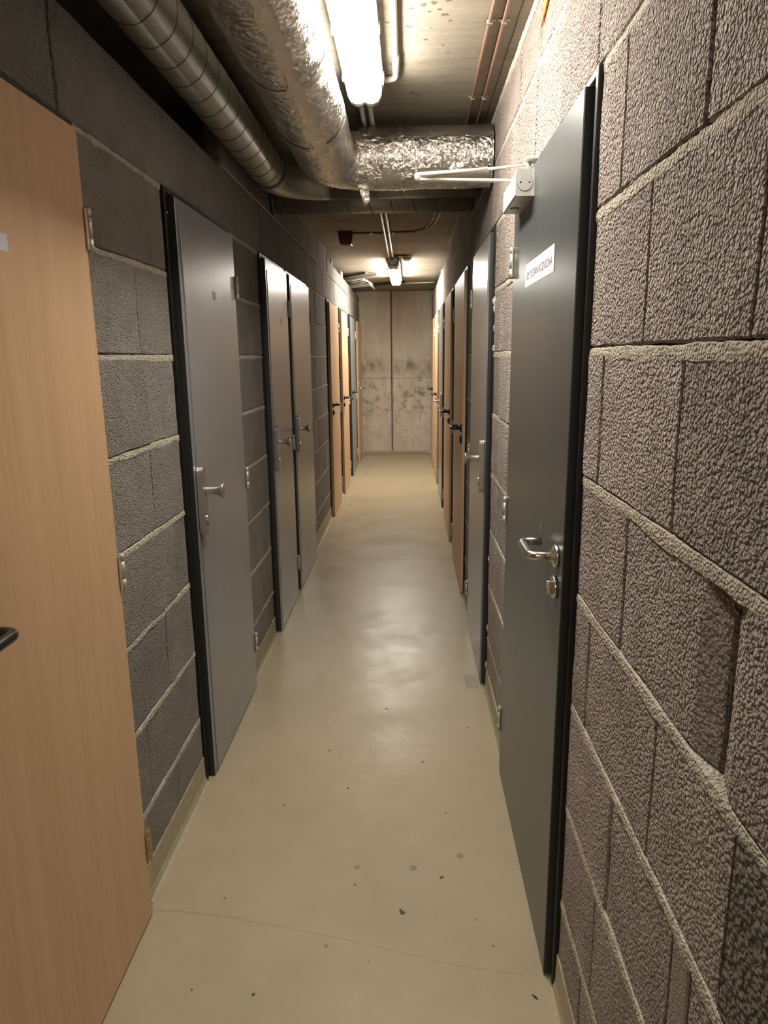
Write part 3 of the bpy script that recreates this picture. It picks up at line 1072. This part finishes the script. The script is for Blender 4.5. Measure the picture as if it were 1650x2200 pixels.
# ------------------------------------------------------------------ ducts
def helix(axis_pts, r, pitch, rs, seg_turn=40, phase=0.0):
    """wire wound around a straight axis"""
    a, b = Vector(axis_pts[0]), Vector(axis_pts[1])
    t = (b - a).normalized(); L = (b - a).length
    n = Vector((0, 0, 1)); bi = t.cross(n)
    pts = []
    N = int(L / pitch * seg_turn)
    for i in range(N + 1):
        s = i / N
        ang = phase + 2 * math.pi * (s * L / pitch)
        pts.append(a + t * (s * L) + (n * math.cos(ang) + bi * math.sin(ang)) * r)
    return MB().tube(pts, rs, 6)


SD, SX, SZ, SY2 = 0.079, -0.643, 2.338, 3.70
duct = thing('spiral_duct', (SX, 1.5, SZ), 'bare spiral seam ventilation duct along the left wall, turning right under the foil duct', 'duct')
obj('straight_pipe', MB().tube([(SX, -2.5, SZ), (SX, 3.44, SZ)], SD, 48), 'zinc', duct)
obj('spiral_seam', helix([(SX, 0.6, SZ), (SX, 3.40, SZ)], SD + .0003, 0.128, .0017), 'seam', duct)
obj('elbow', MB().tube([(SX, 3.43, SZ)] + [(SX + .22 - .22 * math.cos(a), 3.48 + .22 * math.sin(a), SZ) for a in [math.pi / 2 * k / 12 for k in range(13)]] + [(SX + .27, SY2, SZ)], SD + .0018, 48), 'zinc', duct)
obj('coupling_ring', MB().tube([(SX, 3.425, SZ), (SX, 3.445, SZ)], SD + .0045, 48), 'seam', duct)
obj('coupling_ring', MB().tube([(SX + .265, SY2, SZ), (SX + .278, SY2, SZ)], SD + .0045, 48), 'seam', duct)
obj('cross_pipe', MB().tube([(SX + .27, SY2, SZ), (WR - .006, SY2, SZ)], SD, 48), 'zinc', duct)
obj('spiral_seam', helix([(SX + .30, SY2, SZ), (WR - .01, SY2, SZ)], SD + .0003, 0.128, .0017), 'seam', duct)

CY2, CZ2 = 4.03, 2.333
duct2 = thing('spiral_duct', (-.2, CY2, CZ2), 'short spiral duct crossing the corridor from wall to wall behind the foil duct', 'duct')
obj('straight_pipe', MB().tube([(WL + .007, CY2, CZ2), (WR - .007, CY2, CZ2)], SD, 48), 'zinc', duct2)
obj('spiral_seam', helix([(WL + .02, CY2, CZ2), (WR - .02, CY2, CZ2)], SD + .0006, 0.118, .0028), 'seam', duct2)
obj('end_collar', MB().tube([(WL + .0065, CY2, CZ2), (WL + .022, CY2, CZ2)], SD + .004, 48), 'seam', duct2)


def foil_sweep(path, r, seg, amp, seed=0.0, lo=0, hi=360):
    pts = [Vector(p) for p in path]
    n = len(pts)
    vs, fs = [], []
    ks = seg if hi - lo >= 360 else seg + 1
    for i in range(n):
        t = (pts[min(i + 1, n - 1)] - pts[max(i - 1, 0)]).normalized()
        nn = Vector((0, 0, 1)); bi = t.cross(nn).normalized()
        for k in range(ks):
            a = math.radians(lo + (hi - lo) * k / seg)
            if hi - lo < 360 and k in (0, seg):
                a += math.radians(5.0 * mnoise.noise(pts[i] * 23 + Vector((k, 0, 0))))
            d = nn * math.cos(a) + bi * math.sin(a)
            p = pts[i] + d * r
            q = p * 7 + Vector((seed, 0, 0))
            w = mnoise.noise(q) + 0.55 * mnoise.noise(q * 2.6) + 0.35 * mnoise.noise(q * 6.5)
            vs.append(p + d * (w * amp))
    for i in range(n - 1):
        for k in range(seg):
            k2 = (k + 1) % ks
            if hi - lo < 360 and k + 1 > seg: continue
            fs.append((i * ks + k, i * ks + k2, (i + 1) * ks + k2, (i + 1) * ks + k))
    return MB().add(vs, fs, True)


FX, FZ, FY, FR = -0.332, 2.300, 3.150, 0.1185
fduct = thing('foil_duct', (FX, 1.5, FZ), 'thick duct wrapped in crumpled silver foil with a bend to the right', 'duct')
def lin(a, b, n): return [Vector(a).lerp(Vector(b), i / n) for i in range(n + 1)]
BR = 0.155
fpath = lin((FX, -2.5, FZ), (FX, 0.9, FZ), 20)[:-1] + lin((FX, 0.9, FZ), (FX, FY - BR, FZ), 150)
fpath += [Vector((FX + BR - BR * math.cos(a), FY - BR + BR * math.sin(a), FZ)) for a in [math.pi / 2 * k / 16 for k in range(1, 17)]]
fpath += lin((FX + BR, FY, FZ), (WR - .008, FY, FZ), 40)[1:]
obj('foil_wrap', foil_sweep(fpath, FR, 80, .0034), 'foil', fduct)
# flat adhesive tape along the underside and rings over the joints of the wrap
tpath = lin((FX, 0.9, FZ), (FX, FY - .16, FZ), 110)
obj('foil_tape', foil_sweep(tpath, FR + .0012, 6, .0034, 0, 153, 171), 'foil_tape', fduct)
for yy in (1.42, 2.02, 2.55):
    obj('foil_tape', foil_sweep(lin((FX, yy, FZ), (FX, yy + .05, FZ), 4), FR + .0013, 72, .0034), 'foil_tape', fduct)
xt = FX + BR
for xx in (-0.02,):
    obj('joint_ridge', foil_sweep(lin((xx, FY, FZ), (xx + .006, FY, FZ), 2), FR + .0035, 72, .0034), 'foil', fduct)
for (xa_, xb_) in ((xt + .02, -.026), (-.008, WR - .02)):
    obj('foil_tape', foil_sweep(lin((xa_, FY, FZ), (xb_, FY, FZ), 24), FR + .0012, 12, .0034, 0, 24, 64), 'foil_tape', fduct)
    obj('foil_tape', foil_sweep(lin((xa_ + .05, FY, FZ), (xb_, FY, FZ), 24), FR + .0012, 10, .0034, 0, 124, 158), 'foil_tape', fduct)
# loose tape end hanging below the bend
vs, fs = [], []
for i in range(7):
    t = i / 6
    c = Vector((-.185 + .018 * t, 3.05 + .012 * math.sin(3 * t), FZ - FR - .0 - .075 * t))
    hw = .022 * (1 - .45 * t)
    for s in (-1, 0, 1):
        vs.append(c + Vector((s * hw, s * .010 * (1 if i % 2 else -1) + (.006 if s == 0 else 0), .006 * s * t)))
for i in range(6):
    for j in range(2):
        fs.append((i * 3 + j, i * 3 + j + 1, (i + 1) * 3 + j + 1, (i + 1) * 3 + j))
obj('hanging_tape', MB().add(vs, fs), 'foil', fduct)


# ------------------------------------------------------------------ conduits, cables, detectors
ZC = CEIL - .0115
def pipe(name, pts, r, mat, label, cat, group=None, seg=12):
    base = Vector(pts[0])
    t = thing(name, base, label, cat, group)
    obj('tube', MB().tube(pts, r, seg), mat, t)
    return t


cA = pipe('conduit', [(-.178, 2.68, ZC - .010), (-.184, 7.06, ZC - .010)], .0095, 'pvc', 'white plastic conduit between the two lights, left of the twin run', 'conduit', 'twin conduits to the far light')
cB = pipe('conduit', [(-.145, 2.68, ZC - .010), (-.148, 7.06, ZC - .010)], .0095, 'pvc', 'white plastic conduit between the two lights, right of the twin run', 'conduit', 'twin conduits to the far light')
for c in (cA, cB):
    for yy in (2.84, 3.42, 4.4, 5.3, 6.2):
        x_ = -.180 if c is cA else -.147
        obj('saddle_clip', MB().box(x_ - .012, x_ + .012, yy - .006, yy + .006, CEIL - .026, CEIL - .0005, .002), 'pvc', c)
cC = pipe('conduit', arc_path([(-.034, -1.0, ZC), (-.040, 2.70, ZC), (-.112, 2.70, ZC)], .045, 10), .0105, 'pvc', 'white plastic conduit beside the near light, bent towards it', 'conduit')
obj('sleeve', MB().tube([(-.0385, 2.50, ZC), (-.0393, 2.62, ZC)], .0118, 14), 'pvc', cC)
for yy in (1.2, 1.9):
    obj('saddle_clip', MB().box(-.051, -.022, yy - .007, yy + .007, CEIL - .016, CEIL - .0005, .002), 'pvc', cC)

ZF = CEIL - .0060
for k, (xo, lab) in enumerate(((0.246, 'red brown fire alarm cable, inner one of the two beside the right wall'),
                               (0.284, 'red brown fire alarm cable, outer one nearest the right wall'))):
    off = .0 if k == 0 else .035
    pts = [(xo + .006 * math.sin(y * 2.1 + k), y, ZF) for y in [-1.0 + .15 * j for j in range(30)]]
    pts = [p for p in pts if p[1] < 3.3]
    pts += [(xo - .01, 3.8, ZF), (xo - .03, 4.5, ZF), (.185 + off, 5.05, ZF)]
    pts += [(.180 + off, 5.25, ZF), (.160 + off * .9, 5.48, ZF), (.115 + off * .8, 5.68 + off * .4, ZF), (.04 + off * .4, 5.77 + off, ZF), (-.06, 5.795 + off, ZF), (-.25, 5.80 + off, ZF), (-.435, 5.80 + off * .6, ZF)]
    t = pipe('fire_alarm_cable', pts, .0055, 'copper', lab, 'cable', 'fire alarm cables on the ceiling', 10)
    for yy in (1.2, 1.74, 2.298, 2.91):
        xx = xo + .006 * math.sin(yy * 2.1 + k)
        cl = MB().box(xx - .0085, xx + .0085, yy - .006, yy + .006, ZF - .0078, CEIL - .0005, .0015)
        cl.box(xx - .018, xx + .018, yy - .006, yy + .006, CEIL - .004, CEIL - .0005)
        obj('cable_clip', cl, 'clip', t)
    if k == 0:
        for xx in (-.12, -.29):
            obj('cable_clip', MB().box(xx - .008, xx + .008, 5.785, 5.845, ZF - .008, CEIL - .0005, .002), 'clip', t)
        for (xx, yy) in ((.181, 5.2), (.142, 5.56), (.08, 5.74)):
            obj('cable_clip', MB().box(xx - .009, xx + .009, yy - .007, yy + .007, ZF - .0078, CEIL - .0005, .0015), 'clip', t)

sir = thing('alarm_siren', (-.49, 5.80, CEIL), 'dark red box shaped alarm siren on the ceiling left of the conduits', 'alarm')
sb = MB()
vs = []
for (z, k) in ((CEIL - .0005, 1.0), (CEIL - .05, .97), (CEIL - .088, .84), (CEIL - .095, .76)):
    vs += [(-.49 + sx_ * .055 * k, 5.82 + sy_ * .075 * k, z) for sx_, sy_ in ((-1, -1), (1, -1), (1, 1), (-1, 1))]
fs = [(0, 1, 2, 3), (15, 14, 13, 12)] + [(i * 4 + j, i * 4 + (j + 1) % 4, (i + 1) * 4 + (j + 1) % 4, (i + 1) * 4 + j) for i in range(3) for j in range(4)]
obj('body', sb.add(vs, fs), 'siren', sir)
obj('sounder_grille', MB().lathe((-.49, 5.82, CEIL - .0945), (0, 0, -1), [(0, .033), (.004, .030), (.005, .018)], 20), 'siren', sir)

sd = thing('smoke_detector', (-.012, 7.12, CEIL), 'round white smoke detector on the ceiling beside the far light', 'detector')
obj('base', MB().lathe((-.012, 7.12, CEIL - .0005), (0, 0, -1), [(0, .055), (.016, .055), (.020, .050)], 28), 'white_plastic', sd)
obj('sensor_head', MB().lathe((-.012, 7.12, CEIL - .020), (0, 0, -1), [(0, .047), (.012, .045), (.026, .034), (.032, .020)], 28), 'white_plastic', sd)
obj('chamber_ring', MB().lathe((-.012, 7.12, CEIL - .029), (0, 0, -1), [(0, .0465), (.006, .0450)], 28), 'dark_plastic', sd)
pipe('detector_cable', [(-.012, 7.06, ZC), (-.05, 7.05, ZC), (-.125, 7.03, ZC)], .006, 'trunk_dark', 'short dark cable from the smoke detector to the far light', 'cable')

# trunking and loose cables coming through the gap above the far left wall
def bar(p, q, w, h):
    p, q = Vector(p), Vector(q)
    t = (q - p).normalized(); s = Vector((-t.y, t.x, 0)).normalized() * w / 2; u = Vector((0, 0, h / 2))
    return MB().add([p - s - u, p + s - u, p + s + u, p - s + u, q - s - u, q + s - u, q + s + u, q - s + u],
                    [(0, 1, 2, 3), (7, 6, 5, 4), (0, 4, 5, 1), (1, 5, 6, 2), (2, 6, 7, 3), (3, 7, 4, 0)])
tag(obj('cable_trunking', bar((-.86, 8.80, 2.424), (-.475, 8.36, 2.432), .050, .020), 'trunk_dark'),
    'dark slanting cable tray end above the far left wall', 'cable tray')
tag(obj('cable_trunking', bar((-.88, 9.03, 2.414), (-.352, 8.50, 2.424), .052, .026), 'trunk_grey'),
    'pale grey slanting trunking end beside the dark tray, far left', 'cable tray')
tag(obj('cable_trunking', bar((-.84, 9.95, 2.410), (-.06, 9.42, 2.432), .060, .030), 'trunk_dark'),
    'long dark trunking crossing the ceiling behind the far light', 'cable tray')
tag(obj('cable_trunking', bar((-.86, 9.70, 2.398), (-.49, 9.42, 2.405), .07, .034), 'white_plastic'),
    'short white trunking length among the loose cables, far left', 'cable tray')
pipe('conduit', [(.346, 9.50, 2.430), (-.10, 9.58, 2.430)], .009, 'pvc', 'white conduit crossing the ceiling from the right wall near the end', 'conduit')
pipe('conduit', [(WL - .028, 8.30, 2.374), (WL - .028, 8.30, 2.447)], .010, 'pvc', 'white upright conduit stub on the far left wall top, nearer one', 'conduit', 'conduit stubs on the wall top')
pipe('conduit', [(WL - .028, 8.42, 2.374), (WL - .028, 8.42, 2.447)], .010, 'pvc', 'white upright conduit stub on the far left wall top, farther one', 'conduit', 'conduit stubs on the wall top')
pipe('conduit', [(WL - .03, 7.30, 2.374), (WL - .03, 7.30, 2.447)], .010, 'pvc', 'single white conduit stub at the dark gap above the left wall', 'conduit')
pipe('conduit', [(WR + .03, 8.30, 2.372), (WR + .03, 8.30, 2.447)], .011, 'pvc', 'white conduit stub on top of the far right wall', 'conduit')
rl = random.Random(3)
for k, lab in enumerate(('pale looped cable hanging from the trunking, nearest loop', 'pale looped cable hanging from the trunking, middle loop', 'pale looped cable hanging from the trunking, far loop')):
    y = 8.95 + .16 * k
    pts = [(-.80, y + .1, 2.395), (-.66 + .03 * k, y, 2.412), (-.56 + .02 * k, y - .05, 2.425), (-.50 + .02 * k, y, 2.405), (-.47 + .015 * k, y + .1, 2.360 - .008 * k), (-.455 + .01 * k, y + .16, 2.345)]
    pipe('loose_cable', pts, .0065, 'cable_white', lab, 'cable', 'loose cables above the far left wall', 8)

# orange spray mark high on the right wall
om = MB()
xm = WR - .0055
om.extrude_poly([(xm, 1.955, 2.425), (xm, 1.885, 2.418), (xm, 1.925, 2.365), (xm, 2.045, 2.325), (xm, 2.022, 2.365)], (.004, 0, 0))
obj('paint_mark', om, 'orange', wall_right, label='orange spray paint mark')

# ------------------------------------------------------------------ floor marks
def blot(x, y, r, mat, name, n=11, h=.0008, squash=1.0, rot=0.0):
    pts = []
    for k in range(n):
        a = 2 * math.pi * k / n
        rr = r * (1 + RND.uniform(-.3, .3))
        px, py = rr * math.cos(a), rr * math.sin(a) * squash
        pts.append((x + px * math.cos(rot) - py * math.sin(rot), y + px * math.sin(rot) + py * math.cos(rot), .0002))
    return obj(name, MB().extrude_poly(pts, (0, 0, h)), mat, floor)


for (x, y, r, m_) in ((-.159, 1.792, .0075, 'speck_soft'), (.008, 1.792, .011, 'speck_soft'), (.093, 1.755, .0055, 'speck'), (.153, 1.848, .010, 'speck_soft'),
                      (-.021, 1.620, .0062, 'speck'), (-.026, 1.629, .004, 'speck'), (-.219, 1.505, .005, 'speck_soft'), (-.377, 1.361, .0045, 'speck'),
                      (-.105, 1.46, .003, 'speck_soft'), (-.53, 1.37, .0025, 'speck'), (.18, 1.60, .0022, 'speck'), (.215, 1.515, .0022, 'speck'),
                      (-.16, 1.72, .0028, 'speck'), (-.525, 1.66, .0026, 'speck'), (.05, 2.35, .006, 'speck_soft'), (-.22, 2.18, .004, 'speck'),
                      (-.31, 2.42, .004, 'speck'), (-.43, 2.08, .003, 'speck'), (-.10, 2.75, .006, 'speck_soft'), (.12, 2.05, .003, 'speck'), (.24, 2.6, .004, 'speck'),
                      (-.62, 6.95, .014, 'speck'), (-.60, 7.02, .010, 'speck'), (-.56, 9.0, .02, 'speck'), (-.30, 6.05, .010, 'speck_soft'), (.02, 6.0, .010, 'speck_soft')):
    blot(x, y, r, m_, 'dirt_speck')
blot(.297, 1.370, .010, 'dark_hole', 'dirt_speck', 5, .0015, .32, -.9)
# ridge of an old pour line across the floor
vs, fs = [], []
ridge = [(-.705, 1.618), (-.52, 1.600), (-.42, 1.580), (-.30, 1.556), (-.12, 1.515), (.022, 1.476), (.13, 1.452), (.24, 1.436), (.312, 1.430)]
N = 90
for i in range(N + 1):
    s = i / N * (len(ridge) - 1); k = min(int(s), len(ridge) - 2); f = s - k
    x = ridge[k][0] * (1 - f) + ridge[k + 1][0] * f
    y = ridge[k][1] * (1 - f) + ridge[k + 1][1] * f + .004 * mnoise.noise(Vector((x * 18, 0, 0)))
    w = .0022 + .0012 * mnoise.noise(Vector((x * 30, 5, 0)))
    vs += [(x, y - w - .003, .0001), (x, y - w * .3, .0014), (x, y + w, .0001)]
for i in range(N):
    for j in range(2):
        fs.append((i * 3 + j, i * 3 + j + 1, (i + 1) * 3 + j + 1, (i + 1) * 3 + j))
obj('floor_ridge', MB().add(vs, fs, True), 'crack', floor)
obj('floor_tape', MB().extrude_poly([(.262, 2.945, .0002), (.318, 2.950, .0002), (.322, 3.085, .0002), (.258, 3.080, .0002)], (0, 0, .0006)), 'tape_floor', floor,
    label='matt grey tape patch on the floor')

# ------------------------------------------------------------------ ceiling marks: burst air pockets and a shutter seam
for (x, y, r) in ((.045, 2.20, .010), (.062, 2.24, .007), (.075, 2.19, .012), (.092, 2.23, .008), (.115, 2.18, .009), (.108, 2.26, .012), (.125, 2.30, .008),
                  (.010, 2.22, .007), (.005, 2.33, .010), (.055, 2.42, .007), (.11, 2.46, .006), (.13, 2.52, .005), (.02, 2.86, .011), (.035, 2.88, .007),
                  (-.06, 2.30, .008), (-.055, 2.60, .006), (-.32, 5.05, .016), (-.30, 5.10, .012), (-.33, 5.3, .010), (-.15, 4.9, .010)):
    pts = []
    for k in range(9):
        a = 2 * math.pi * k / 9
        rr = r * .75 * (1 + RND.uniform(-.4, .4))
        pts.append((x + rr * math.cos(a) * 1.2, y + rr * math.sin(a), CEIL - .0006))
    obj('air_pocket', MB().extrude_poly(pts, (0, 0, .0005)), 'pocket', ceiling)
vs, fs = [], []
for i in range(121):
    y = 0.9 + 5.2 * i / 120
    x = .322 + .003 * mnoise.noise(Vector((0, y * 9, 0)))
    w = .0013 + .0008 * mnoise.noise(Vector((3, y * 20, 0)))
    vs += [(x - w, y, CEIL - .0004), (x, y, CEIL - .0022), (x + w, y, CEIL - .0004)]
for i in range(120):
    for j in range(2):
        fs.append((i * 3 + j, i * 3 + j + 1, (i + 1) * 3 + j + 1, (i + 1) * 3 + j))
obj('form_seam', MB().add(vs, fs), 'pocket', ceiling)

# ------------------------------------------------------------------ mounting foam squeezed out beside the grey steel door on the right
rf = random.Random(11)
for (yy, zz, r) in ((2.938, 1.705, .013), (2.940, 1.675, .010), (2.938, 1.60, .008), (2.940, 1.52, .009), (2.939, .62, .008), (2.938, .30, .010), (2.940, .12, .012)):
    fb = MB()
    rings, seg = 5, 8
    vs = []
    for i in range(rings):
        t = math.pi * (i + .5) / rings
        for k in range(seg):
            a = 2 * math.pi * k / seg
            q = r * (1 + rf.uniform(-.3, .3))
            vs.append((dx(1, .002) - q * .7 * math.sin(t) * math.cos(a), yy - .004 + q * .7 * math.sin(t) * math.sin(a), zz + q * 1.5 * math.cos(t)))
    fs = [(i * seg + k, i * seg + (k + 1) % seg, (i + 1) * seg + (k + 1) % seg, (i + 1) * seg + k) for i in range(rings - 1) for k in range(seg)]
    fs += [tuple(reversed(range(seg))), tuple((rings - 1) * seg + k for k in range(seg))]
    obj('mounting_foam', fb.add(vs, fs), 'mortar', doors[9][0])
